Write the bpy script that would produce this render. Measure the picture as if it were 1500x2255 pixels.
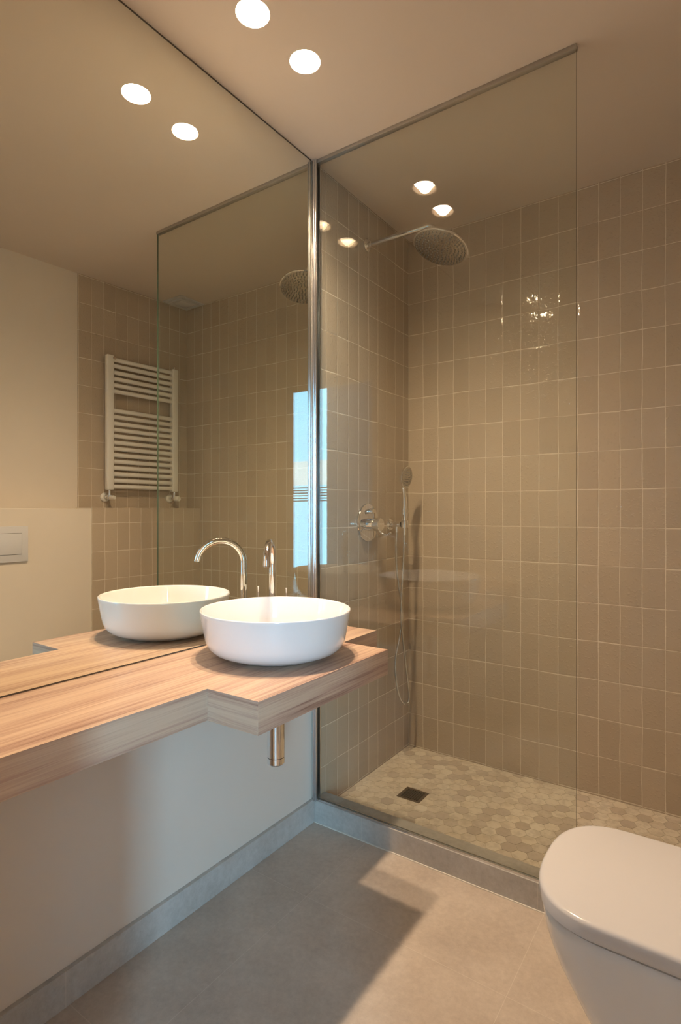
import bpy, bmesh, math, random
from mathutils import Vector, Matrix
PI = math.pi
random.seed(7)
for o in list(bpy.data.objects):
    bpy.data.objects.remove(o)
SC = bpy.context.scene
C = SC.collection

# ------------------------------------------------------------ camera
cam = bpy.data.cameras.new('camera')
cam.sensor_fit = 'HORIZONTAL'; cam.sensor_width = 36.0
cam.lens = 1233.16 * 36 / 1500
cam.shift_y = -2.67 / 1500
cam.clip_start = 0.02
camo = bpy.data.objects.new('camera', cam); C.objects.link(camo)
camo.location = (1.2458, -1.6141, 1.1282)
camo.rotation_euler = (PI / 2, 0, 0.6079)
SC.camera = camo

# ------------------------------------------------------------ light settings
SC.view_settings.view_transform = 'Standard'
SC.view_settings.look = 'None'
SC.view_settings.gamma = 1.0
SC.view_settings.use_curve_mapping = False
SC.view_settings.exposure = 0.0
LAMP = 420.0                       # radiance of the downlight lenses
LAMP_COL = (1.0, 0.735, 0.49)
BEAM_W = 76.0                       # power of each downlight's beam
SKY = 110.0                          # radiance of the sky in the far window
VEIL = 35.0                          # radiance of the glowing panels that stand in for daylight at the far window
DAY_COL = (0.25, 0.66, 1.0)
HALL_W = 10.0
w = bpy.data.worlds.new('world'); SC.world = w; w.use_nodes = True
w.node_tree.nodes['Background'].inputs[0].default_value = (0.6, 0.8, 1.0, 1)
w.node_tree.nodes['Background'].inputs[1].default_value = 0.3
al = bpy.data.lights.new('hall_fill', 'AREA'); al.shape = 'RECTANGLE'  # unseen fill lamp added under the hall ceiling to brighten the hall
al.size = 2.2; al.size_y = 1.4; al.energy = HALL_W; al.color = (0.8, 0.9, 1.0)
alo = bpy.data.objects.new('hall_fill', al); C.objects.link(alo)
alo.location = (3.2, -3.4, 3.08)

# ------------------------------------------------------------ constants (metres)
H = 2.40; D = 0.7395; CT = 0.738
LX = 1.456; LTOP = 1.14
def wx(y): return 1.583 - 0.057 * (y - 0.74)     # the right wall runs slightly askew
WANG = math.atan(0.057)
L_POS = [(0.2565, -0.3686), (0.2435, -0.5665)]

# ------------------------------------------------------------ materials
def srgb(r, g, b):
    f = lambda c: (c / 255 / 12.92) if c / 255 <= 0.04045 else ((c / 255 + 0.055) / 1.055) ** 2.4
    return (f(r), f(g), f(b), 1)
class NT:
    def __init__(s, name):
        s.m = bpy.data.materials.new(name); s.m.use_nodes = True
        s.t = s.m.node_tree; s.n = s.t.nodes; s.b = s.n['Principled BSDF']
        s.out = s.n['Material Output']
    def new(s, typ, **kw):
        nd = s.n.new(typ)
        for k, v in kw.items(): setattr(nd, k, v)
        return nd
    def link(s, a, b): s.t.links.new(a, b)
    def val(s, sock, v):
        if isinstance(v, bpy.types.NodeSocket): s.link(v, sock)
        else: sock.default_value = v
    def math(s, op, a, b=None, c=None, clamp=False):
        nd = s.new('ShaderNodeMath', operation=op); nd.use_clamp = clamp
        s.val(nd.inputs[0], a)
        if b is not None: s.val(nd.inputs[1], b)
        if c is not None: s.val(nd.inputs[2], c)
        return nd.outputs[0]
    def pos(s):
        g = s.new('ShaderNodeNewGeometry'); x = s.new('ShaderNodeSeparateXYZ')
        s.link(g.outputs['Position'], x.inputs[0]); return g, x.outputs
    def noise(s, vec, scale, detail=3, rough=0.5, out='Fac'):
        nd = s.new('ShaderNodeTexNoise'); nd.inputs['Scale'].default_value = scale
        nd.inputs['Detail'].default_value = detail; nd.inputs['Roughness'].default_value = rough
        if vec is not None: s.link(vec, nd.inputs['Vector'])
        return nd.outputs[out]
    def comb(s, x, y, z):
        nd = s.new('ShaderNodeCombineXYZ')
        for i, v in enumerate((x, y, z)): s.val(nd.inputs[i], v)
        return nd.outputs[0]
    def mix(s, f, a, b, typ='MIX'):
        nd = s.new('ShaderNodeMix', data_type='RGBA', blend_type=typ)
        s.val(nd.inputs[0], f); s.val(nd.inputs[6], a); s.val(nd.inputs[7], b)
        return nd.outputs[2]
    def ramp(s, f, stops):
        nd = s.new('ShaderNodeValToRGB'); s.val(nd.inputs[0], f)
        el = nd.color_ramp.elements
        while len(el) < len(stops): el.new(0.5)
        for e, (p, c) in zip(el, stops): e.position = p; e.color = c
        return nd.outputs[0]
    def maprange(s, v, a, b, c=0.0, d=1.0):
        nd = s.new('ShaderNodeMapRange'); s.val(nd.inputs[0], v)
        for i, q in enumerate((a, b, c, d)): nd.inputs[1 + i].default_value = q
        return nd.outputs[0]
    def bump(s, h, dist, strength=1.0):
        nd = s.new('ShaderNodeBump'); nd.inputs['Distance'].default_value = dist
        nd.inputs['Strength'].default_value = strength
        s.link(h, nd.inputs['Height']); s.link(nd.outputs[0], s.b.inputs['Normal'])

def simple(name, col, rough=0.5, metal=0.0, coat=0.0, nscale=0, namt=0.0, bumpd=0.0):
    t = NT(name)
    t.b.inputs['Base Color'].default_value = (*col[:3], 1)
    t.b.inputs['Roughness'].default_value = rough; t.b.inputs['Metallic'].default_value = metal
    t.b.inputs['Coat Weight'].default_value = coat
    if nscale:
        g, p = t.pos(); f = t.noise(g.outputs['Position'], nscale, 4)
        a = tuple(c * (1 - namt) for c in col[:3]) + (1,); b = tuple(min(1, c * (1 + namt)) for c in col[:3]) + (1,)
        t.link(t.mix(f, a, b), t.b.inputs['Base Color'])
        if bumpd: t.bump(f, bumpd)
    return t.m

PLASTER = (0.71, 0.64, 0.56)
m_plaster = simple('cream_plaster', PLASTER, 0.75, nscale=9, namt=0.02, bumpd=0.0006)
m_ceiling = simple('ceiling_paint', (0.67, 0.58, 0.50), 0.85, nscale=4, namt=0.015)
m_ceramic = simple('white_ceramic', (0.79, 0.79, 0.80), 0.06, coat=0.4, nscale=3, namt=0.004)
m_plastic = simple('white_plastic', (0.65, 0.65, 0.68), 0.16, nscale=3, namt=0.004)
m_enamel = simple('white_enamel', (0.80, 0.78, 0.74), 0.3, nscale=3, namt=0.004)
m_chrome = simple('chrome', (0.86, 0.86, 0.87), 0.05, 1.0, nscale=30, namt=0.01)
m_alu = simple('polished_aluminium', (0.72, 0.74, 0.78), 0.16, 1.0, nscale=30, namt=0.02)
m_channel = simple('grey_aluminium', (0.48, 0.46, 0.43), 0.35, 0.8, nscale=30, namt=0.02)
m_steel = simple('dark_steel', (0.24, 0.19, 0.13), 0.4, 0.7, nscale=30, namt=0.05)
m_black = simple('shade_black', (0.01, 0.01, 0.01), 0.6, nscale=30, namt=0.05)
m_dark_line = simple('dark_line', (0.10, 0.085, 0.065), 0.6, nscale=30, namt=0.05)
m_hallwall = simple('hall_paint', (0.40, 0.42, 0.45), 0.8, nscale=5, namt=0.02)
m_rubber = simple('nozzle_rubber', (0.25, 0.23, 0.21), 0.4, nscale=30, namt=0.05)

def emis(name, col, strength):
    t = NT(name)
    t.b.inputs['Base Color'].default_value = (0, 0, 0, 1)
    t.b.inputs['Emission Color'].default_value = (*col, 1)
    t.b.inputs['Emission Strength'].default_value = strength
    return t.m
m_lamp = emis('lamp_lens', LAMP_COL, LAMP)
m_sky = emis('sky_glow', (0.62, 0.85, 1.0), SKY)
m_veil = emis('daylight_glow', DAY_COL, VEIL)

def tile_mat(name, axis, u0, pu, z0=2.247, pz=0.148, row0=0.0):
    t = NT(name); g, p = t.pos(); P_ = g.outputs['Position']
    wob = t.noise(P_, 6.0, 2, out='Color'); sw = t.new('ShaderNodeSeparateColor'); t.link(wob, sw.inputs[0])
    u = t.math('DIVIDE', t.math('SUBTRACT', p[axis], u0), pu)
    v = t.math('DIVIDE', t.math('SUBTRACT', p[2], z0), pz)
    u = t.math('ADD', u, t.math('MULTIPLY', t.math('SUBTRACT', sw.outputs[0], 0.5), 0.10))
    v = t.math('ADD', v, t.math('MULTIPLY', t.math('SUBTRACT', sw.outputs[1], 0.5), 0.06))
    iv = t.math('FLOOR', v)
    # every tile is laid by hand: small offset of each tile in its row
    wn0 = t.new('ShaderNodeTexWhiteNoise', noise_dimensions='2D')
    t.link(t.comb(t.math('FLOOR', u), iv, 0.0), wn0.inputs['Vector'])
    v = t.math('ADD', v, t.math('MULTIPLY', t.math('SUBTRACT', wn0.outputs['Value'], 0.5), 0.012))
    iu = t.math('FLOOR', u); iv = t.math('FLOOR', v)
    fu = t.math('SUBTRACT', u, iu); fv = t.math('SUBTRACT', v, iv)
    du = t.math('MULTIPLY', t.math('MINIMUM', fu, t.math('SUBTRACT', 1.0, fu)), pu)
    dv = t.math('MULTIPLY', t.math('MINIMUM', fv, t.math('SUBTRACT', 1.0, fv)), pz)
    d = t.math('MINIMUM', du, dv)
    edge = t.noise(P_, 60.0, 2)
    d = t.math('ADD', d, t.math('MULTIPLY', t.math('SUBTRACT', edge, 0.5), 0.0012))
    face = t.maprange(d, 0.0009, 0.0017)
    wn = t.new('ShaderNodeTexWhiteNoise', noise_dimensions='2D')
    t.link(t.comb(iu, iv, 0.0), wn.inputs['Vector'])
    rc = t.new('ShaderNodeSeparateColor'); t.link(wn.outputs['Color'], rc.inputs[0])
    cloud = t.noise(P_, 14.0, 4, 0.6)
    f = t.math('ADD', t.math('MULTIPLY', rc.outputs[0], 0.62), t.math('MULTIPLY', cloud, 0.38))
    base = t.ramp(f, [(0.12, (0.470, 0.388, 0.302, 1)), (0.5, (0.498, 0.412, 0.322, 1)), (0.9, (0.525, 0.437, 0.344, 1))])
    col = t.mix(face, (0.72, 0.65, 0.55, 1), base)
    t.link(col, t.b.inputs['Base Color'])
    t.link(t.math('MULTIPLY_ADD', face, -0.67, 0.72), t.b.inputs['Roughness'])
    # relief: sunk joints, pillowed edges, tilt of each tile, hand pressed undulation
    pillow = t.maprange(d, 0.0008, 0.006)
    und = t.math('ADD', t.math('MULTIPLY', t.noise(P_, 26.0, 2, 0.5), 0.55), t.math('MULTIPLY', t.maprange(t.noise(P_, 105.0, 1, 0.5), 0.56, 0.80), 0.55))
    pit = t.maprange(t.noise(P_, 160.0, 2), 0.66, 0.80)
    h = t.math('MULTIPLY', pillow, 0.16)
    h = t.math('ADD', h, t.math('MULTIPLY', und, 0.50))
    h = t.math('SUBTRACT', h, t.math('MULTIPLY', pit, 0.10))
    tl = t.math('ADD', t.math('MULTIPLY', t.math('SUBTRACT', rc.outputs[1], 0.5), t.math('MULTIPLY', fu, 0.5)),
                t.math('MULTIPLY', t.math('SUBTRACT', rc.outputs[2], 0.5), t.math('MULTIPLY', fv, 0.9)))
    h = t.math('ADD', h, t.math('MULTIPLY', tl, face))
    t.bump(h, 0.0026)
    return t.m
m_tile_back = tile_mat('zellige_back', 0, 0.0, 0.0752)
m_tile_left = tile_mat('zellige_left', 1, 0.0055, 0.0755)
m_tile_right = tile_mat('zellige_right', 1, 0.0445, 0.0712)
m_tile_ledge = tile_mat('zellige_ledge', 1, 0.0205, 0.0735)

def stone(name, a, b, joints=None, rough=0.42):
    t = NT(name); g, p = t.pos(); P_ = g.outputs['Position']
    n1 = t.noise(P_, 5.0, 6, 0.65); n2 = t.noise(P_, 60.0, 4, 0.7)
    f = t.math('ADD', t.math('MULTIPLY', n1, 0.6), t.math('MULTIPLY', n2, 0.4))
    col = t.mix(t.maprange(f, 0.38, 0.62), a, b)
    spk = t.maprange(t.noise(P_, 110.0, 2), 0.70, 0.76)
    col = t.mix(t.math('MULTIPLY', spk, 0.25), col, tuple(c * 0.55 for c in a[:3]) + (1,))
    if joints:
        m = None; ids = []
        for ax, o, pitch in joints:
            u = t.math('DIVIDE', t.math('SUBTRACT', p[ax], o), pitch)
            fr = t.math('FRACT', u); ids.append(t.math('FLOOR', u))
            dd = t.math('MULTIPLY', t.math('MINIMUM', fr, t.math('SUBTRACT', 1.0, fr)), pitch)
            m = dd if m is None else t.math('MINIMUM', m, dd)
        if len(ids) > 1:
            wn = t.new('ShaderNodeTexWhiteNoise', noise_dimensions='2D')
            t.link(t.comb(ids[0], ids[1], 0.0), wn.inputs['Vector'])
            col = t.mix(1.0, col, t.ramp(wn.outputs['Value'], [(0, (0.94, 0.94, 0.94, 1)), (1, (1, 1, 1, 1))]), 'MULTIPLY')
        line = t.maprange(m, 0.0003, 0.0011)
        col = t.mix(t.math('MULTIPLY_ADD', line, 0.45, 0.55), (0.72, 0.66, 0.58, 1), col)
    t.link(col, t.b.inputs['Base Color'])
    t.b.inputs['Roughness'].default_value = rough
    t.bump(n2, 0.0004)
    return t.m
m_floor = stone('limestone_floor', (0.44, 0.375, 0.315, 1), (0.585, 0.51, 0.435, 1), [(0, 0.229, 0.59), (1, -0.327, 0.59)], 0.5)
m_kerb = stone('limestone_kerb', (0.40, 0.38, 0.35, 1), (0.56, 0.54, 0.51, 1), [(0, 0.21, 0.59)], 0.4)
m_base = stone('limestone_skirting', (0.40, 0.38, 0.35, 1), (0.56, 0.54, 0.51, 1), [(1, -0.346, 0.581)], 0.4)

def wood_mat():
    t = NT('ash_laminate'); g, p = t.pos()
    nn = t.new('ShaderNodeSeparateXYZ'); t.link(g.outputs['True Normal'], nn.inputs[0])
    endf = t.math('GREATER_THAN', t.math('ABSOLUTE', nn.outputs[1]), 0.6)   # faces looking along y: grain runs along x
    top = t.math('GREATER_THAN', t.math('ABSOLUTE', nn.outputs[2]), 0.6)
    along = t.new('ShaderNodeMix', data_type='FLOAT'); t.link(endf, along.inputs[0]); t.link(p[1], along.inputs[2]); t.link(p[0], along.inputs[3])
    across = t.new('ShaderNodeMix', data_type='FLOAT'); t.link(top, across.inputs[0]); t.link(p[2], across.inputs[2]); t.link(p[0], across.inputs[3])
    v1 = t.comb(t.math('MULTIPLY', along.outputs[0], 1.3), t.math('MULTIPLY', across.outputs[0], 26.0), 0.0)
    v2 = t.comb(t.math('MULTIPLY', along.outputs[0], 9.0), t.math('MULTIPLY', across.outputs[0], 420.0), 0.0)
    v3 = t.comb(t.math('MULTIPLY', along.outputs[0], 2.2), t.math('MULTIPLY', across.outputs[0], 110.0), 3.0)
    n1 = t.noise(v1, 1.0, 3, 0.5); n2 = t.noise(v2, 1.0, 2, 0.5); n3 = t.noise(v3, 1.0, 3, 0.6)
    f = t.math('ADD', t.math('MULTIPLY', n1, 0.42), t.math('ADD', t.math('MULTIPLY', n2, 0.18), t.math('MULTIPLY', n3, 0.40)))
    col = t.ramp(f, [(0.36, (0.24, 0.135, 0.10, 1)), (0.44, (0.43, 0.285, 0.215, 1)), (0.54, (0.56, 0.41, 0.30, 1)), (0.68, (0.61, 0.455, 0.34, 1))])
    t.link(col, t.b.inputs['Base Color'])
    t.b.inputs['Roughness'].default_value = 0.42
    t.bump(n2, 0.0002)
    return t.m
m_wood = wood_mat()

def mirror_mat():
    t = NT('mirror_silver')
    t.b.inputs['Base Color'].default_value = (0.86, 0.87, 0.80, 1)
    t.b.inputs['Metallic'].default_value = 1.0; t.b.inputs['Roughness'].default_value = 0.0
    return t.m
m_mirror = mirror_mat()
def glass_mat():
    t = NT('clear_glass'); t.n.remove(t.b)
    lw = t.new('ShaderNodeLayerWeight'); lw.inputs['Blend'].default_value = 0.5
    f = t.math('ADD', t.math('MULTIPLY', t.math('POWER', lw.outputs['Facing'], 5.0), 0.96), 0.043)
    tr = t.new('ShaderNodeBsdfTransparent'); tr.inputs[0].default_value = (0.972, 0.985, 0.962, 1)
    gl = t.new('ShaderNodeBsdfGlossy'); gl.inputs['Roughness'].default_value = 0.0
    mx = t.new('ShaderNodeMixShader'); t.link(f, mx.inputs[0]); t.link(tr.outputs[0], mx.inputs[1]); t.link(gl.outputs[0], mx.inputs[2])
    t.link(mx.outputs[0], t.out.inputs[0])
    return t.m
m_glass = glass_mat()
m_glassedge = simple('glass_edge', (0.10, 0.15, 0.11), 0.1, nscale=20, namt=0.05)

def hex_mat():
    t = NT('marble_hexagons'); g, p = t.pos(); P_ = g.outputs['Position']
    at = t.new('ShaderNodeAttribute'); at.attribute_name = 'tone'
    vec = t.new('ShaderNodeVectorMath', operation='ADD'); t.link(P_, vec.inputs[0])
    sh = t.comb(t.math('MULTIPLY', at.outputs['Fac'], 9.0), 0.0, 0.0); t.link(sh, vec.inputs[1])
    n = t.noise(vec.outputs[0], 26.0, 5, 0.65); n2 = t.noise(vec.outputs[0], 9.0, 4, 0.6)
    base = t.ramp(at.outputs['Fac'], [(0.0, (0.56, 0.48, 0.41, 1)), (0.16, (0.66, 0.58, 0.50, 1)), (0.30, (0.76, 0.68, 0.58, 1)), (0.6, (0.81, 0.73, 0.62, 1)), (1.0, (0.87, 0.80, 0.70, 1))])
    vein = t.maprange(n, 0.46, 0.60)
    col = t.mix(t.math('MULTIPLY', vein, 0.42), base, (0.46, 0.39, 0.31, 1))
    col = t.mix(t.maprange(n2, 0.5, 0.75, 0, 0.3), col, (0.66, 0.53, 0.35, 1))
    t.link(col, t.b.inputs['Base Color']); t.b.inputs['Roughness'].default_value = 0.38
    return t.m
m_hex = hex_mat()
m_grout = simple('sand_grout', (0.70, 0.61, 0.49), 0.8, nscale=40, namt=0.05)

# ------------------------------------------------------------ mesh helpers
def box(bm, a, b, bev=0.0):
    a = Vector(a); b = Vector(b)
    r = bmesh.ops.create_cube(bm, size=1.0)
    vs = r['verts']
    for v in vs:
        v.co = Vector(((a[i] + b[i]) / 2 + v.co[i] * abs(b[i] - a[i]) for i in range(3)))
    if bev:
        es = list({e for v in vs for e in v.link_edges})
        bmesh.ops.bevel(bm, geom=es, offset=bev, segments=2, profile=0.5, affect='EDGES')
    return bm
def prism(bm, pts, z0, z1, bev=0.0):
    lo = [bm.verts.new((x, y, z0)) for x, y in pts]; hi = [bm.verts.new((x, y, z1)) for x, y in pts]
    n = len(pts); fs = [bm.faces.new(list(reversed(lo))), bm.faces.new(hi)]
    for i in range(n): fs.append(bm.faces.new((lo[i], lo[(i + 1) % n], hi[(i + 1) % n], hi[i])))
    if bev:
        bmesh.ops.bevel(bm, geom=list({e for f in fs for e in f.edges}), offset=bev, segments=2, profile=0.5, affect='EDGES')
    return bm
def frame(axis):
    z = Vector(axis).normalized(); x = Vector((0, 0, 1)).cross(z)
    if x.length < 1e-4: x = Vector((1, 0, 0))
    x.normalize(); return x, z.cross(x), z
def lathe(bm, prof, origin=(0, 0, 0), axis=(0, 0, 1), seg=48, sx=1.0, sy=1.0):
    o = Vector(origin); X, Y, Z = frame(axis)
    rings = []
    for r, h in prof:
        if r < 1e-6: rings.append([bm.verts.new(o + Z * h)])
        else: rings.append([bm.verts.new(o + X * (r * sx * math.cos(2 * PI * k / seg)) + Y * (r * sy * math.sin(2 * PI * k / seg)) + Z * h) for k in range(seg)])
    for a, b in zip(rings, rings[1:]):
        for k in range(seg):
            k2 = (k + 1) % seg
            if len(a) == 1 and len(b) == 1: continue
            if len(a) == 1: bm.faces.new((a[0], b[k], b[k2]))
            elif len(b) == 1: bm.faces.new((a[k], a[k2], b[0]))
            else: bm.faces.new((a[k], a[k2], b[k2], b[k]))
    return bm
def cyl(bm, p0, p1, r, seg=32, bev=0.0):
    p0 = Vector(p0); p1 = Vector(p1); L = (p1 - p0).length; b = min(bev, r * 0.5, L * 0.5)
    pr = [(0, 0), (r - b, 0)] + ([(r, b), (r, L - b)] if b else [(r, L)]) + [(r - b, L), (0, L)]
    if not b: pr = [(0, 0), (r, 0), (r, L), (0, L)]
    return lathe(bm, pr, p0, p1 - p0, seg)
def spline(pts, n=12):
    P_ = [Vector(p) for p in pts]; P_ = [P_[0] * 2 - P_[1]] + P_ + [P_[-1] * 2 - P_[-2]]
    out = []
    for i in range(1, len(P_) - 2):
        for k in range(n):
            t = k / n; a, b, c, d = P_[i - 1:i + 3]
            out.append(0.5 * ((2 * b) + (c - a) * t + (2 * a - 5 * b + 4 * c - d) * t * t + (3 * b - a - 3 * c + d) * t ** 3))
    out.append(P_[-2]); return out
def tube(bm, path, r, seg=20, cap=True, rr=None):
    path = [Vector(p) for p in path]
    T = (path[1] - path[0]).normalized(); X, Y, _ = frame(T); rings = []
    for i, p in enumerate(path):
        t2 = (path[min(i + 1, len(path) - 1)] - path[max(i - 1, 0)]).normalized()
        q = T.rotation_difference(t2); X = q @ X; T = t2; Yv = T.cross(X)
        R = rr(i / (len(path) - 1)) if rr else r
        rings.append([bm.verts.new(p + X * (R * math.cos(2 * PI * k / seg)) + Yv * (R * math.sin(2 * PI * k / seg))) for k in range(seg)])
    for a, b in zip(rings, rings[1:]):
        for k in range(seg): bm.faces.new((a[k], a[(k + 1) % seg], b[(k + 1) % seg], b[k]))
    if cap: bm.faces.new(list(reversed(rings[0]))); bm.faces.new(rings[-1])
    return bm
def obj(name, bm, mat, parent=None, smooth=True, ang=35):
    bmesh.ops.recalc_face_normals(bm, faces=bm.faces)
    me = bpy.data.meshes.new(name); bm.to_mesh(me); bm.free()
    for m in (mat if isinstance(mat, (list, tuple)) else [mat]): me.materials.append(m)
    if smooth:
        me.shade_smooth(); me.set_sharp_from_angle(angle=math.radians(ang))
    o = bpy.data.objects.new(name, me); C.objects.link(o)
    if parent:
        o.parent = parent
        o.matrix_parent_inverse = parent.matrix_basis.inverted()
    return o
def B(): return bmesh.new()
def tag(o, label, cat, group=None):
    o['label'] = label; o['category'] = cat
    if group: o['group'] = group
    return o
def thing(name, label, cat, loc, group=None, rotz=0):
    o = bpy.data.objects.new(name, None); C.objects.link(o)
    o.location = loc; o.rotation_euler = (0, 0, rotz); o.empty_display_size = 0.1
    return tag(o, label, cat, group)
def struct(name, bm, m, label, cat, **kw):
    o = obj(name, bm, m, None, **kw); o['kind'] = 'structure'; tag(o, label, cat); return o
def bx(a, b, bev=0.0): return box(B(), a, b, bev)

# ------------------------------------------------------------ the room shell
fl = struct('floor', bx((-0.8, -5.6, -0.10), (5.4, 0.90, 0.0)), m_floor, 'beige limestone tiled floor below the wooden counter', 'floor', smooth=False)
# shower floor: hexagon mosaic
gb = bx((0.0, 0.073, 0.0), (1.458, D, 0.0205)); obj('mosaic_grout', gb, m_grout, fl, smooth=False)
def clip(poly, ax, v, keep_less):
    out = []
    for i in range(len(poly)):
        a, b = poly[i - 1], poly[i]
        ia = (a[ax] < v) == keep_less; ib = (b[ax] < v) == keep_less
        if ia != ib:
            t = (v - a[ax]) / (b[ax] - a[ax]); out.append((a[0] + (b[0] - a[0]) * t, a[1] + (b[1] - a[1]) * t))
        if ib: out.append(b)
    return out
DR = (0.183, 0.280, 0.292, 0.383)     # the drain grate
hb = B(); lay = hb.faces.layers.float.new('tone')
Rh = 0.0288; g_ = 0.0009
nx = int(1.5 / (1.5 * Rh)) + 2
for i in range(nx):
    for j in range(-1, 16):
        cx = i * 1.5 * Rh; cy = 0.09 + (j + 0.5 * (i % 2)) * math.sqrt(3) * Rh
        poly = [(cx + (Rh - g_) * math.cos(k * PI / 3), cy + (Rh - g_) * math.sin(k * PI / 3)) for k in range(6)]
        tone = random.choice([0.05, 0.12, 0.2, 0.3, 0.38, 0.45, 0.5, 0.55, 0.62, 0.7, 0.78, 0.9]) + random.uniform(-.03, .03)
        parts = [poly]
        if DR[0] - Rh < cx < DR[1] + Rh and DR[2] - Rh < cy < DR[3] + Rh:
            parts = [clip(poly, 0, DR[0], True), clip(poly, 0, DR[1], False),
                     clip(clip(clip(poly, 0, DR[0], False), 0, DR[1], True), 1, DR[2], True) if True else [],
                     clip(clip(clip(poly, 0, DR[0], False), 0, DR[1], True), 1, DR[3], False)]
        for pl in parts:
            pl = clip(clip(clip(clip(pl, 0, 0.002, False), 0, 1.454, True), 1, 0.075, False), 1, D - 0.002, True) if len(pl) > 2 else []
            if len(pl) < 3: continue
            lo = [hb.verts.new((x, y, 0.0200)) for x, y in pl]; hi = [hb.verts.new((x, y, 0.0222)) for x, y in pl]
            fs = [hb.faces.new(hi)] + [hb.faces.new((lo[q], lo[(q + 1) % len(pl)], hi[(q + 1) % len(pl)], hi[q])) for q in range(len(pl))]
            for f_ in fs: f_[lay] = tone
obj('hexagon_mosaic', hb, m_hex, fl, smooth=False)

# ceiling with two round recesses
cb = B()
def quad(bm, x0, y0, x1, y1, z): bm.faces.new([bm.verts.new(p) for p in ((x0, y0, z), (x0, y1, z), (x1, y1, z), (x1, y0, z))])
s = 0.09; RC = 0.0435
quad(cb, -0.2, -1.5, 0.25 - s, 0.95, H); quad(cb, 0.25 + s, -1.5, 1.95, 0.95, H)
ys = [-1.5]
for (lx, ly) in sorted(L_POS, key=lambda q: q[1]):
    quad(cb, 0.25 - s, ys[-1], 0.25 + s, ly - s, H); ys.append(ly + s)
    N = 48; ring = []; sq = []
    for k in range(N):
        a = 2 * PI * k / N; c_, s_ = math.cos(a), math.sin(a); m_ = max(abs(c_), abs(s_))
        ring.append(cb.verts.new((lx + RC * c_, ly + RC * s_, H)))
        X_ = 0.25 + s * c_ / m_; Y_ = ly + s * s_ / m_
        sq.append(cb.verts.new((X_, Y_, H)))
    for k in range(N): cb.faces.new((ring[k], ring[(k + 1) % N], sq[(k + 1) % N], sq[k]))
quad(cb, 0.25 - s, ys[-1], 0.25 + s, 0.95, H)
for (x0, y0, x1, y1) in [(-0.2, -1.5, 1.95, 0.95)]:
    quad(cb, x0, y0, x1, y1, H + 0.14)
struct('ceiling', cb, m_ceiling, 'plain warm white painted ceiling with two round downlights', 'ceiling', smooth=False)

wl = struct('wall_left', bx((-0.15, -1.5, 0.0), (-0.005, 0.0, H)), m_plaster, 'plain plaster wall under the wooden counter', 'wall', smooth=False)
obj('tile_facing', bx((-0.15, 0.0, 0.0), (0.0, 0.90, H)), m_tile_left, wl, smooth=False)
struct('wall_back', bx((-0.15, D, 0.0), (1.9, 0.90, H)), m_tile_back, 'back shower wall of glossy taupe upright tiles', 'wall', smooth=False)
wr = struct('wall_right', prism(B(), [(wx(D), D), (wx(-1.5), -1.5), (1.95, -1.5), (1.95, D)], 0, H), m_plaster, 'cream plaster wall on the right, seen in the mirror', 'wall', smooth=False)
obj('tile_facing', prism(B(), [(wx(D) - 0.005, D), (wx(0.042) - 0.005, 0.042), (wx(0.042) + 0.01, 0.042), (wx(D) + 0.01, D)], LTOP, H), m_tile_right, wr, smooth=False)
obj('cistern_ledge', bx((LX, -1.4, 0.0), (1.71, D, LTOP), 0.0015), m_plaster, wr, smooth=False)
obj('ledge_tile_facing', bx((LX - 0.005, 0.020, 0.0), (1.60, D, LTOP + 0.004)), m_tile_ledge, wr, smooth=False)
fb = B(); box(fb, (-0.15, -1.5, 0), (0.625, -1.4, H)); box(fb, (1.345, -1.5, 0), (1.95, -1.4, H)); box(fb, (0.625, -1.43, 1.96), (1.345, -1.4, H))
struct('wall_front', fb, m_plaster, 'plaster wall with the doorway, behind the camera', 'wall', smooth=False)
# the hall beyond the doorway, seen only as the pale reflection in the shower glass
hb_ = B(); box(hb_, (-0.9, -5.6, 0), (-0.8, -1.5, 3.1)); box(hb_, (5.3, -5.6, 0), (5.4, -1.5, 3.1)); box(hb_, (-0.8, -5.6, 0), (3.98, -5.5, 3.1)); box(hb_, (4.80, -5.6, 0), (5.3, -5.5, 3.1))
box(hb_, (1.95, -1.5, 0), (5.4, -1.4, 3.1)); box(hb_, (-0.9, -1.5, 0), (-0.15, -1.4, 3.1)); box(hb_, (-0.15, -1.5, 2.4), (1.95, -1.4, 3.1))
struct('wall_hall', hb_, m_hallwall, 'pale hall walls reflected in the shower glass', 'wall', smooth=False)
struct('ceiling', bx((-0.9, -5.6, 3.1), (5.4, -1.4, 3.2)), m_hallwall, 'ceiling of the hall beyond the doorway', 'ceiling', smooth=False)
wn_ = struct('window_1', bx((3.98, -5.56, 1.935), (4.80, -5.52, 3.1)), m_veil, 'bright window at the end of the hall, reflected in the glass', 'window', smooth=False)
obj('sky_pane', bx((3.98, -5.56, 1.54), (4.80, -5.52, 1.935)), m_sky, wn_, smooth=False)
obj('lower_pane', bx((3.98, -5.56, 0.0), (4.80, -5.52, 1.54)), m_veil, wn_, smooth=False)
lv = B()
for k in range(6): box(lv, (3.98, -5.515, 1.28 + k * 0.042), (4.80, -5.50, 1.298 + k * 0.042))
obj('louvres', lv, m_hallwall, wn_, smooth=False)

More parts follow.
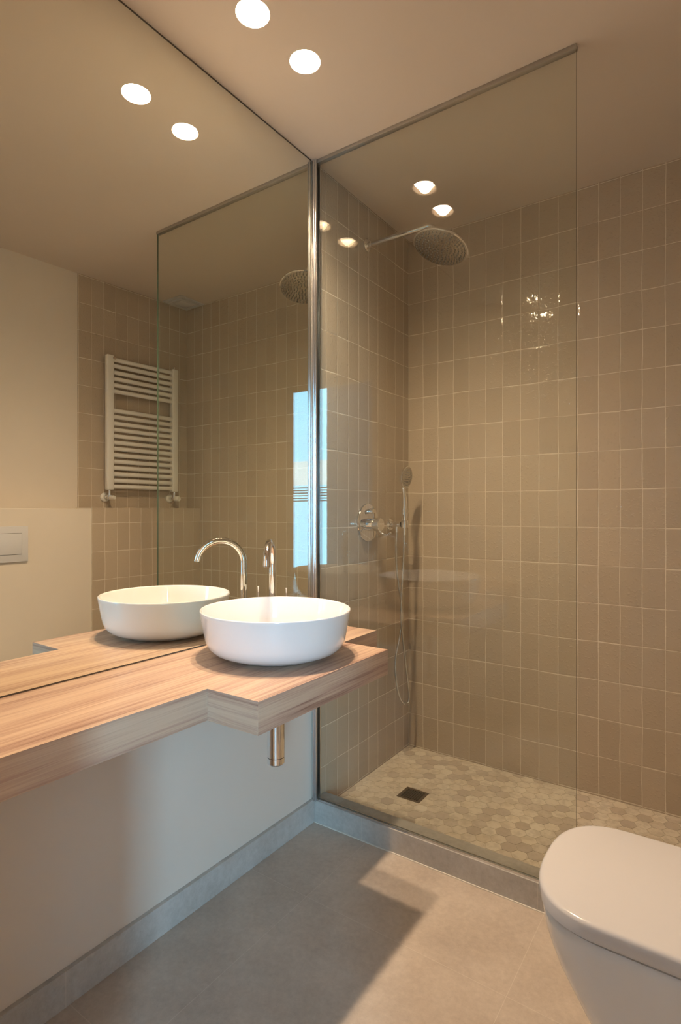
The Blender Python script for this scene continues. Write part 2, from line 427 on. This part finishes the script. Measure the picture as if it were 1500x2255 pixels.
struct('trim_1', bx((0.0, 0.0, 0.0), (LX - 0.005, 0.073, 0.0779), 0.001), m_kerb, 'pale limestone shower kerb under the glass panel', 'shower kerb', smooth=False)
tr = bpy.data.objects['trim_1']
obj('grout_line', bx((0.009, -0.0035, 0.0), (LX - 0.013, 0.0, 0.0025)), simple('pale_grout', (0.74, 0.70, 0.64), 0.7, nscale=40, namt=0.05), tr, smooth=False)
struct('baseboard_left', bx((-0.005, -1.4, 0.0), (0.008, -0.0005, 0.082), 0.0008), m_base, 'pale limestone skirting along the wall under the counter', 'skirting', smooth=False)
struct('baseboard_right', bx((LX - 0.012, -1.4, 0.0), (LX, -0.0005, 0.082), 0.0008), m_base, 'pale limestone skirting along the cistern ledge', 'skirting', smooth=False)

# ------------------------------------------------------------ mirror
mi = thing('wall_mirror', 'large frameless mirror from the wooden counter up to the ceiling', 'mirror', (0, -0.7, CT + 0.004))
obj('mirror_glass', bx((-0.0048, -1.395, CT + 0.0042), (0.0, -0.007, H - 0.006)), m_mirror, mi, smooth=False)
obj('edge_strip', bx((-0.0048, -1.395, H - 0.006), (-0.0002, -0.007, H - 0.0005)), m_dark_line, mi, smooth=False)  # thin dark strip along the mirror edge
obj('edge_strip', bx((-0.0048, -1.395, CT + 0.0005), (-0.0005, -0.007, CT + 0.0042)), m_dark_line, mi, smooth=False)

# ------------------------------------------------------------ counter
cpts = [(-0.004, -1.399), (0.300, -1.399), (0.304, -0.772), (0.455, -0.772), (0.455, -0.244), (0.302, -0.244), (0.299, -0.045), (-0.004, -0.045)]
ct = obj('vanity_counter', prism(B(), cpts, CT - 0.070, CT, 0.0009), m_wood); tag(ct, 'pale wood counter with a wider tray under the basin', 'counter')

# ------------------------------------------------------------ basin
BX, BY = 0.233, -0.466
ba = thing('vessel_basin', 'round white ceramic basin standing on the wooden counter', 'basin', (BX, BY, CT))
prof = [(0.0, 0.001), (0.120, 0.001), (0.127, 0.003), (0.130, 0.007), (0.140, 0.0085), (0.155, 0.012), (0.170, 0.020), (0.181, 0.032),
        (0.1875, 0.048), (0.192, 0.070), (0.1965, 0.095), (0.2005, 0.118), (0.2015, 0.1235), (0.2010, 0.1262), (0.1990, 0.1272), (0.1965, 0.1262),
        (0.1950, 0.122), (0.1905, 0.095), (0.1855, 0.070), (0.180, 0.050), (0.168, 0.034), (0.150, 0.024), (0.110, 0.018), (0.06, 0.015), (0.0, 0.014)]
obj('bowl', lathe(B(), prof, (BX, BY, CT), seg=128, sx=1.02, sy=0.985), m_ceramic, ba, ang=60)
obj('basin_plug', lathe(B(), [(0, 0.019), (0.028, 0.019), (0.031, 0.017), (0.031, 0.0145), (0, 0.0145)], (BX, BY, CT)), m_chrome, ba)

# ------------------------------------------------------------ mixer tap
FX, FY = 0.062, -0.289
fd = Vector((0.58, -0.815, 0)).normalized(); fp = Vector((0.81, 0.58, 0)).normalized()
tp = thing('basin_mixer', 'chrome swan neck mixer tap with two pin handles behind the basin', 'tap', (FX, FY, CT))
ra = 0.0745; zc = 0.958; r0 = 0.0106
path = [Vector((FX, FY, CT + 0.002)), Vector((FX, FY, 0.85))] + [Vector((FX, FY, zc)) + fd * (ra * (1 - math.cos(a))) + Vector((0, 0, ra * math.sin(a))) for a in [i * (PI * 0.93) / 36 for i in range(37)]]
end = path[-1]; tan = (path[-1] - path[-2]).normalized(); path.append(end + tan * 0.008)
obj('spout', tube(B(), path, r0, 28), m_chrome, tp)
obj('aerator', cyl(B(), path[-1] - tan * 0.001, path[-1] + tan * 0.0015, r0 - 0.002, 24), m_steel, tp)
obj('base_collar', lathe(B(), [(0, 0), (0.023, 0), (0.023, 0.004), (0.021, 0.006), (0.0106, 0.007), (0.0106, 0.0075)], (FX, FY, CT + 0.0002)), m_chrome, tp)
for sgn, zt in ((-1, 0.891), (1, 0.885)):
    c_ = Vector((FX, FY, 0)) + fp * (0.044 * sgn)
    hd = obj('handle', lathe(B(), [(0, 0), (0.019, 0), (0.019, 0.003), (0.013, 0.005), (0.013, 0.055), (0.011, 0.058), (0, 0.058)], (c_.x, c_.y, CT + 0.0002)), m_chrome, tp)
    pn = B(); cyl(pn, (c_.x, c_.y, CT + 0.055), (c_.x, c_.y, zt), 0.0026, 16); cyl(pn, (c_.x, c_.y, zt - 0.003), (c_.x, c_.y, zt + 0.001), 0.0034, 16)
    obj('pin_lever', pn, m_chrome, hd)

# ------------------------------------------------------------ bottle trap and bracket
TX, TY = 0.232, -0.465
bt = thing('bottle_trap', 'polished cylindrical bottle trap hanging under the wooden counter', 'bottle trap', (TX, TY, CT - 0.07))
obj('trap_body', lathe(B(), [(0, 0.462), (0.0235, 0.462), (0.0235, 0.667), (0, 0.667)], (TX, TY, 0), seg=48), m_chrome, bt)
obj('trap_cup', lathe(B(), [(0, 0.4415), (0.0205, 0.4415), (0.0235, 0.445), (0.0235, 0.4605), (0, 0.4605)], (TX, TY, 0), seg=48), m_chrome, bt)
obj('outlet_pipe', tube(B(), [(TX - 0.02, TY, 0.625), (0.08, TY, 0.625), (0.004, TY, 0.625)], 0.0155), m_chrome, bt)
obj('wall_rosette', lathe(B(), [(0, 0), (0.032, 0), (0.032, 0.003), (0.026, 0.010), (0.0156, 0.012)], (-0.0045, TY, 0.625), (1, 0, 0)), m_chrome, bt)
br = B(); cyl(br, (0.292, -0.752, CT - 0.0765), (0.292, -0.752, CT - 0.0705), 0.011, 24, 0.001); cyl(br, (0.292, -0.752, CT - 0.079), (0.292, -0.752, CT - 0.0765), 0.006, 16)
tag(obj('fixing_cap', br, m_chrome), 'tiny metal fixing cap under the inner corner of the wooden counter', 'fixing')

# ------------------------------------------------------------ shower screen
sc = thing('shower_screen', 'fixed clear glass shower panel standing on the limestone kerb', 'shower screen', (0.45, 0.01, 0.0785))
gp = bx((0.006, 0.0055, 0.0825), (0.9015, 0.0135, H - 0.006))
for f_ in gp.faces: f_.material_index = 1 if f_.normal.x > 0.9 else 0
obj('glass_pane', gp, [m_glass, m_glassedge], sc, smooth=False)
pb = B()
for (x0, x1, y0, y1) in [(0.0003, 0.003, -0.005, 0.021), (0.003, 0.020, -0.005, 0.0), (0.003, 0.020, 0.0165, 0.021)]: box(pb, (x0, y0, 0.0785), (x1, y1, H - 0.0008), 0.0006)
cyl(pb, (0.0075, -0.0052, 0.0785), (0.0075, -0.0052, H - 0.001), 0.0028, 16); cyl(pb, (0.0165, -0.0052, 0.0785), (0.0165, -0.0052, H - 0.001), 0.0022, 16)
obj('wall_profile', pb, m_alu, sc)
obj('ceiling_profile', bx((0.020, 0.001, H - 0.0125), (0.9025, 0.018, H - 0.0003), 0.0006), m_channel, sc)
sl = B(); box(sl, (0.020, 0.003, 0.0782), (0.9015, 0.0054, 0.0845)); box(sl, (0.020, 0.0136, 0.0782), (0.9015, 0.016, 0.0845))
obj('bottom_seal', sl, m_alu, sc, smooth=False)

# ------------------------------------------------------------ rain shower
SY = 0.369
rs = thing('rain_shower', 'chrome rain shower with round head on a wall arm', 'shower', (0.0, SY, 2.236))
obj('wall_flange', lathe(B(), [(0, 0), (0.027, 0), (0.027, 0.004), (0.022, 0.010), (0.013, 0.012), (0.0125, 0.022), (0.010, 0.024)], (0.0003, SY, 2.236), (1, 0, 0)), m_chrome, rs)
ap = [Vector((0.002, SY, 2.236)), Vector((0.15, SY, 2.236)), Vector((0.275, SY, 2.236))] + [Vector((0.275 + 0.042 * math.sin(a), SY, 2.236 - 0.042 * (1 - math.cos(a)))) for a in [i * PI / 2.3 / 12 for i in range(1, 13)]]
ap.append(ap[-1] + (ap[-1] - ap[-2]).normalized() * 0.022)
obj('arm', tube(B(), ap, 0.0098, 24), m_chrome, rs)
hn = Vector((-0.20, -0.30, -1.0)).normalized(); hc = Vector((0.335, SY - 0.004, 2.134))
up = -hn
hdm = B(); lathe(hdm, [(0.104, 0.0), (0.108, 0.0015), (0.108, 0.006), (0.100, 0.010), (0.045, 0.020), (0.022, 0.026), (0.018, 0.036), (0.0, 0.040)], hc, up, 72)
hd = obj('shower_head', hdm, m_chrome, rs)
fc = B(); lathe(fc, [(0.104, 0.0), (0.102, -0.0012), (0.0, -0.0012)], hc, up, 72)
obj('spray_face', fc, simple('spray_plate', (0.50, 0.48, 0.45), 0.14, 0.95, nscale=120, namt=0.35, bumpd=0.0012), hd)
nz = B(); X_, Y_, Z_ = frame(up)
for k, (rad, cnt) in enumerate([(0.015, 6), (0.029, 12), (0.043, 18), (0.057, 24), (0.071, 30), (0.085, 36), (0.096, 40)]):
    for q in range(cnt):
        a = 2 * PI * q / cnt + k * 0.3; p_ = hc + X_ * rad * math.cos(a) + Y_ * rad * math.sin(a) - Z_ * 0.001
        cyl(nz, p_, p_ - Z_ * 0.004, 0.0022, 8)
obj('nozzles', nz, m_rubber, hd)['kind'] = 'stuff'
bj = B(); bmesh.ops.create_uvsphere(bj, u_segments=24, v_segments=14, radius=0.014, matrix=Matrix.Translation(hc + up * 0.044)); obj('ball_joint', bj, m_chrome, rs)

# ------------------------------------------------------------ shower mixer
VY, VZ = 0.369, 1.079
sm = thing('shower_mixer', 'round chrome shower mixer plate with lever on the tiled wall', 'shower mixer', (0.0, VY, VZ))
obj('round_plate', lathe(B(), [(0, 0), (0.080, 0), (0.080, 0.005), (0.078, 0.009), (0.073, 0.011), (0, 0.011)], (0.0002, VY, VZ), (1, 0, 0), 72), m_chrome, sm)
kb = lathe(B(), [(0.027, 0.0), (0.027, 0.026), (0.0255, 0.027), (0.0255, 0.029), (0.027, 0.030), (0.027, 0.056), (0.025, 0.058), (0, 0.058)], (0.0112, VY, 1.071), (1, 0, 0), 40)
kn = obj('knob', kb, m_chrome, sm)
obj('lever', tube(B(), [(0.058, VY - 0.004, 1.06), (0.074, VY - 0.004, 1.035), (0.098, VY - 0.004, 1.028), (0.118, VY - 0.004, 1.040)], 0.005, 14, rr=lambda t: 0.0062 - 0.0022 * t), m_chrome, kn)
obj('diverter', cyl(B(), (0.0112, VY, 1.127), (0.034, VY, 1.127), 0.0105, 28, 0.001), m_chrome, sm)

# ------------------------------------------------------------ hand shower and its holder
HY, HZ = 0.560, 1.067
ho = thing('shower_outlet_holder', 'small chrome wall outlet holding the hand shower', 'shower holder', (0.0, HY, HZ))
obj('rosette', lathe(B(), [(0, 0), (0.027, 0), (0.027, 0.004), (0.023, 0.009), (0.015, 0.011), (0.013, 0.020), (0.0, 0.020)], (0.0002, HY, HZ), (1, 0, 0)), m_chrome, ho)
obj('outlet_arm', tube(B(), [(0.018, HY, HZ), (0.045, HY, HZ), (0.055, HY + 0.002, HZ + 0.001)], 0.0125, 20), m_chrome, ho)
obj('cradle', lathe(B(), [(0.0125, -0.016), (0.015, -0.016), (0.0165, 0.015), (0.0135, 0.015), (0.0125, -0.016)], (0.070, HY + 0.008, HZ + 0.002)), m_chrome, ho)
obj('outlet_nut', cyl(B(), (0.036, HY - 0.002, HZ - 0.034), (0.036, HY - 0.002, HZ - 0.008), 0.0085, 20, 0.001), m_chrome, ho)
hs = thing('hand_shower', 'chrome hand shower upright in its holder with looping hose', 'hand shower', (0.070, HY + 0.008, HZ - 0.012))
hx, hy = 0.070, HY + 0.008
hp = [(hx, hy, HZ - 0.022), (hx, hy, HZ + 0.02), (hx, hy, HZ + 0.07), (hx - 0.001, hy, HZ + 0.12), (hx - 0.004, hy - 0.002, HZ + 0.158), (hx - 0.006, hy - 0.002, HZ + 0.176)]
obj('handle', tube(B(), spline(hp, 6), 0.01, 22, rr=lambda t: 0.0085 + 0.0055 * math.sin(PI * min(1, t * 1.4)) ** 2 * (1 if t < .72 else 1) + (0.002 if t > .8 else 0)), m_chrome, hs)
sn = Vector((1.0, 0.02, -0.16)).normalized(); sc_ = Vector((hx + 0.012, hy - 0.002, HZ + 0.208))
sh = obj('head', lathe(B(), [(0.0, 0.030), (0.018, 0.029), (0.034, 0.022), (0.047, 0.010), (0.0495, 0.003), (0.0495, -0.002), (0.046, -0.004)], sc_, -sn, 48), m_chrome, hs)
obj('spray_face', lathe(B(), [(0.046, 0.004), (0.043, 0.0052), (0.030, 0.0055), (0.029, 0.0045), (0.018, 0.0045), (0.0, 0.0055)], sc_, sn, 48), bpy.data.materials['spray_plate'], sh)
nz = B(); X_, Y_, Z_ = frame(sn)
for rad, cnt in ((0.036, 26), (0.022, 12), (0.011, 6)):
    for q in range(cnt):
        a = 2 * PI * q / cnt; p_ = sc_ + X_ * rad * math.cos(a) + Y_ * rad * math.sin(a) + sn * 0.0045
        cyl(nz, p_, p_ + sn * 0.003, 0.0016, 8)
obj('nozzles', nz, m_rubber, sh)['kind'] = 'stuff'
hose = [(0.036, HY - 0.002, HZ - 0.030), (0.037, 0.552, 0.95), (0.040, 0.556, 0.86), (0.046, 0.572, 0.76), (0.052, 0.582, 0.66), (0.050, 0.560, 0.57),
        (0.046, 0.535, 0.49), (0.046, 0.531, 0.42), (0.048, 0.555, 0.325), (0.052, 0.590, 0.275), (0.056, 0.625, 0.262), (0.058, 0.634, 0.300),
        (0.060, 0.612, 0.39), (0.062, 0.588, 0.48), (0.064, 0.562, 0.58), (0.066, 0.545, 0.66), (0.068, 0.546, 0.76), (0.070, 0.556, 0.87), (0.070, 0.566, 0.98), (hx, hy, HZ - 0.024)]
obj('hose', tube(B(), spline(hose, 14), 0.0052, 14), simple('steel_hose', (0.62, 0.61, 0.60), 0.24, 0.95, nscale=300, namt=0.25), hs)
obj('hose_nut', cyl(B(), (hx, hy, HZ - 0.045), (hx, hy, HZ - 0.018), 0.0078, 20, 0.001), m_chrome, hs)

# ------------------------------------------------------------ floor drain
dr = thing('floor_drain', 'square dark metal drain grate in the hexagon shower floor', 'drain', ((DR[0] + DR[1]) / 2, (DR[2] + DR[3]) / 2, 0.0206))
db = B(); x0, x1, y0, y1 = DR; fw = 0.012; e_ = 0.0005; zt0, zt1 = 0.0207, 0.0227
box(db, (x0 + e_, y0 + e_, zt0), (x1 - e_, y0 + fw, zt1)); box(db, (x0 + e_, y1 - fw, zt0), (x1 - e_, y1 - e_, zt1))
box(db, (x0 + e_, y0 + fw, zt0), (x0 + fw, y1 - fw, zt1)); box(db, (x1 - fw, y0 + fw, zt0), (x1 - e_, y1 - fw, zt1))
n_ = 8
for k in range(1, n_):
    u = x0 + fw + (x1 - x0 - 2 * fw) * k / n_; v = y0 + fw + (y1 - y0 - 2 * fw) * k / n_
    box(db, (u - 0.0017, y0 + fw, zt0), (u + 0.0017, y1 - fw, zt1)); box(db, (x0 + fw, v - 0.0017, zt0), (x1 - fw, v + 0.0017, zt1))
obj('grate', db, m_steel, dr, smooth=False)
obj('hole_shade', bx((x0 + 0.002, y0 + 0.002, 0.02055), (x1 - 0.002, y1 - 0.002, 0.0208)), m_black, dr, smooth=False)  # thin black sheet painted as the shade below the grate

# ------------------------------------------------------------ toilet
TC = -0.424
to = thing('toilet', 'white toilet with closed lid against the cistern ledge', 'toilet', (1.2, TC, 0))
def outline(tip, hw, a, n=2.6, back=LX - 0.0005, N=28):
    xc = tip + a; pts = []
    for k in range(N + 1):
        th = -PI / 2 + PI * k / N
        v = math.copysign(abs(math.sin(th)) ** (2 / n), math.sin(th)); u = abs(math.cos(th)) ** (2 / n)
        pts.append((xc - a * u, TC + hw * v))
    mid1 = (xc + (back - xc) * 0.5, TC + hw); mid0 = (xc + (back - xc) * 0.5, TC - hw)
    return [(back, TC - hw), mid0] + pts + [mid1, (back, TC + hw)]
def loft(secs):
    bm = B(); rings = [[bm.verts.new((x, y, z)) for x, y in outline(tip, hw, a, n, back)] for (z, tip, hw, a, n, back) in secs]
    for r1, r2 in zip(rings, rings[1:]):
        m_ = len(r1)
        for k in range(m_): bm.faces.new((r1[k], r1[(k + 1) % m_], r2[(k + 1) % m_], r2[k]))
    bm.faces.new(list(reversed(rings[0]))); bm.faces.new(rings[-1])
    return bm
bk = LX - 0.0005
secs = [(0.0005, 1.118, 0.118, 0.12, 2.3, bk), (0.03, 1.104, 0.119, 0.125, 2.3, bk), (0.08, 1.080, 0.124, 0.13, 2.35, bk), (0.15, 1.040, 0.134, 0.135, 2.4, bk), (0.22, 0.999, 0.146, 0.14, 2.45, bk),
        (0.29, 0.962, 0.158, 0.145, 2.5, bk), (0.34, 0.946, 0.165, 0.145, 2.55, bk), (0.375, 0.941, 0.1685, 0.142, 2.6, bk), (0.390, 0.9405, 0.169, 0.14, 2.6, bk), (0.3935, 0.943, 0.167, 0.14, 2.6, bk)]
obj('toilet_bowl', loft(secs), m_ceramic, to, ang=50)
b2 = LX - 0.045
obj('toilet_seat', loft([(0.3940, 0.948, 0.160, 0.14, 2.6, b2), (0.3985, 0.948, 0.160, 0.14, 2.6, b2)]), m_plastic, to, ang=50)
obj('toilet_lid', loft([(0.3988, 0.9375, 0.1705, 0.14, 2.6, b2), (0.4000, 0.9355, 0.1725, 0.14, 2.6, b2), (0.4225, 0.9345, 0.1730, 0.14, 2.6, b2), (0.4262, 0.9358, 0.1718, 0.14, 2.6, b2), (0.4288, 0.939, 0.1690, 0.138, 2.6, b2 - 0.003),
                        (0.4300, 0.944, 0.1645, 0.135, 2.6, b2 - 0.006)]), m_plastic, to, ang=60)
for sg in (-1, 1): obj('hinge', cyl(B(), (LX - 0.030, TC + sg * 0.075 - 0.02, 0.4065), (LX - 0.030, TC + sg * 0.075 + 0.02, 0.4065), 0.0125, 20, 0.001), m_chrome, to)
fpn = thing('flush_plate', 'white rectangular dual flush plate on the cream ledge wall', 'flush plate', (LX, TC, 0.97))
y0, y1, z0, z1 = -0.553, -0.300, 0.893, 1.057
obj('plate', bx((LX - 0.010, y0, z0), (LX - 0.0004, y1, z1), 0.0015), m_plastic, fpn)
obj('full_flush_button', bx((LX - 0.0125, TC - 0.020, z0 + 0.035), (LX - 0.0096, y1 - 0.030, z1 - 0.033), 0.0006), m_plastic, fpn)
obj('half_flush_button', bx((LX - 0.0125, y0 + 0.030, z0 + 0.035), (LX - 0.0096, TC - 0.022, z1 - 0.033), 0.0006), m_plastic, fpn)
gr = B()
for (ya, yb) in ((TC - 0.0212, y1 - 0.0285), (y0 + 0.0285, TC - 0.0208)): box(gr, (LX - 0.0103, ya, z0 + 0.0335), (LX - 0.0097, yb, z1 - 0.0315))
obj('button_gap_shade', gr, m_dark_line, fpn, smooth=False)  # dark sheet puts the shade of the button gaps into colour

# ------------------------------------------------------------ towel radiator
rd = thing('towel_radiator', 'white ladder towel radiator on taupe tiles, seen in the mirror', 'towel radiator', (wx(0.4) - 0.055, 0.4, 1.24), rotz=WANG)
bpy.context.view_layer.update()
def RW(y, off, z): return Vector((wx(y) - off, y, z))          # a point at distance off from the skewed wall
def rbox(bm, y0, y1, o0, o1, z0, z1, bev=0.0):
    pts = [(wx(y0) - o0, y0), (wx(y0) - o1, y0), (wx(y1) - o1, y1), (wx(y1) - o0, y1)]
    return prism(bm, pts, z0, z1, bev)
for (ya, yb) in ((0.171, 0.214), (0.590, 0.633)):
    obj('post', rbox(B(), ya, yb, 0.036, 0.066, 1.243, 1.989, 0.007), m_enamel, rd, ang=50)
bars = [1.966, 1.932, 1.896, 1.861, 1.826, 1.791, 1.684, 1.649, 1.613, 1.578, 1.543, 1.507, 1.472, 1.437, 1.401, 1.366, 1.331, 1.295, 1.262]
for z in bars:
    bb = B(); vs0 = []; N = 18
    rings = []
    for y in (0.205, 0.600):
        rings.append([bb.verts.new((wx(y) - 0.053 - 0.010 * math.cos(2 * PI * k / N), y, z + 0.0118 * math.sin(2 * PI * k / N))) for k in range(N)])
    for k in range(N): bb.faces.new((rings[0][k], rings[0][(k + 1) % N], rings[1][(k + 1) % N], rings[1][k]))
    bb.faces.new(rings[0]); bb.faces.new(list(reversed(rings[1])))
    obj('rung', bb, m_enamel, rd)
obj('air_vent', cyl(B(), RW(0.612, 0.052, 1.985), RW(0.612, 0.052, 2.004), 0.0055, 16, 0.001), m_chrome, rd)
obj('end_plug', cyl(B(), RW(0.205, 0.060, 1.973), RW(0.222, 0.062, 1.973), 0.008, 16, 0.001), m_chrome, rd)
for (yp, yk, rk) in ((0.192, 0.203, 0.0125), (0.611, 0.640, 0.0165)):
    vv = B(); cyl(vv, RW(yp, 0.052, 1.206), RW(yp, 0.052, 1.244), 0.008, 20); cyl(vv, RW(yp, 0.052, 1.190), RW(yp, 0.052, 1.216), 0.0115, 20, 0.001)
    cyl(vv, RW(yp, 0.052, 1.203), RW(yp, 0.006, 1.203), 0.009, 20)
    vo = obj('valve', vv, m_chrome, rd)
    obj('wall_rosette', lathe(B(), [(0, 0), (0.026, 0), (0.0255, 0.006), (0.020, 0.011), (0.010, 0.012)], RW(yp, 0.0052, 1.203), (-1, -0.057, 0)), m_enamel, vo)
    obj('valve_knob', lathe(B(), [(0, 0), (rk * .8, 0), (rk, 0.005), (rk, 0.028), (rk * .75, 0.036), (0, 0.038)], RW(yp, 0.058, 1.200), (-1, 0.1, 0)), m_enamel, vo)

# ------------------------------------------------------------ exhaust vent
ev = thing('ceiling_vent', 'square white extractor vent in the ceiling corner above the shower', 'vent', (1.51, 0.64, H))
vb = B(); a0, a1, c0, c1 = 1.408, wx(0.65) - 0.012, 0.556, D - 0.006
for (i0, zz) in ((0.0, 0.006), (0.026, 0.012)):
    box(vb, (a0 + i0, c0 + i0, H - zz), (a1 - i0 * .6, c0 + i0 + 0.018, H - 0.0003)); box(vb, (a0 + i0, c1 - i0 * .4 - 0.018, H - zz), (a1 - i0 * .6, c1 - i0 * .4, H - 0.0003))
    box(vb, (a0 + i0, c0 + i0 + 0.018, H - zz), (a0 + i0 + 0.018, c1 - i0 * .4 - 0.018, H - 0.0003)); box(vb, (a1 - i0 * .6 - 0.018, c0 + i0 + 0.018, H - zz), (a1 - i0 * .6, c1 - i0 * .4 - 0.018, H - 0.0003))
obj('vent_frame', vb, m_plastic, ev, smooth=False)
obj('vent_cover', bx((a0 + 0.048, c0 + 0.048, H - 0.012), (a1 - 0.036, c1 - 0.034, H - 0.004), 0.001), m_plastic, ev)

# ------------------------------------------------------------ downlights
for (lx, ly), lab in zip(L_POS, ('round recessed ceiling downlight, the one nearer the shower glass', 'round recessed ceiling downlight, the one farther from the shower glass')):
    dl = thing('recessed_downlight', lab, 'downlight', (lx, ly, H), 'downlights over the counter')
    obj('recess', lathe(B(), [(0.0434, -0.0002), (0.0425, 0.002), (0.0395, 0.017), (0.0390, 0.022), (0.0380, 0.030), (0.0, 0.033)], (lx, ly, H)), m_ceiling, dl)
    obj('lens', lathe(B(), [(0.0380, 0.0200), (0.037, 0.0175), (0.022, 0.0150), (0.0, 0.0140)], (lx, ly, H)), m_lamp, dl)
    sp = bpy.data.lights.new('downlight_beam', 'SPOT'); sp.energy = BEAM_W; sp.color = LAMP_COL
    sp.spot_size = math.radians(136); sp.spot_blend = 1.0; sp.shadow_soft_size = 0.026
    so = bpy.data.objects.new('downlight_beam', sp); C.objects.link(so); so.parent = dl; so.location = (0, 0, 0.0125)
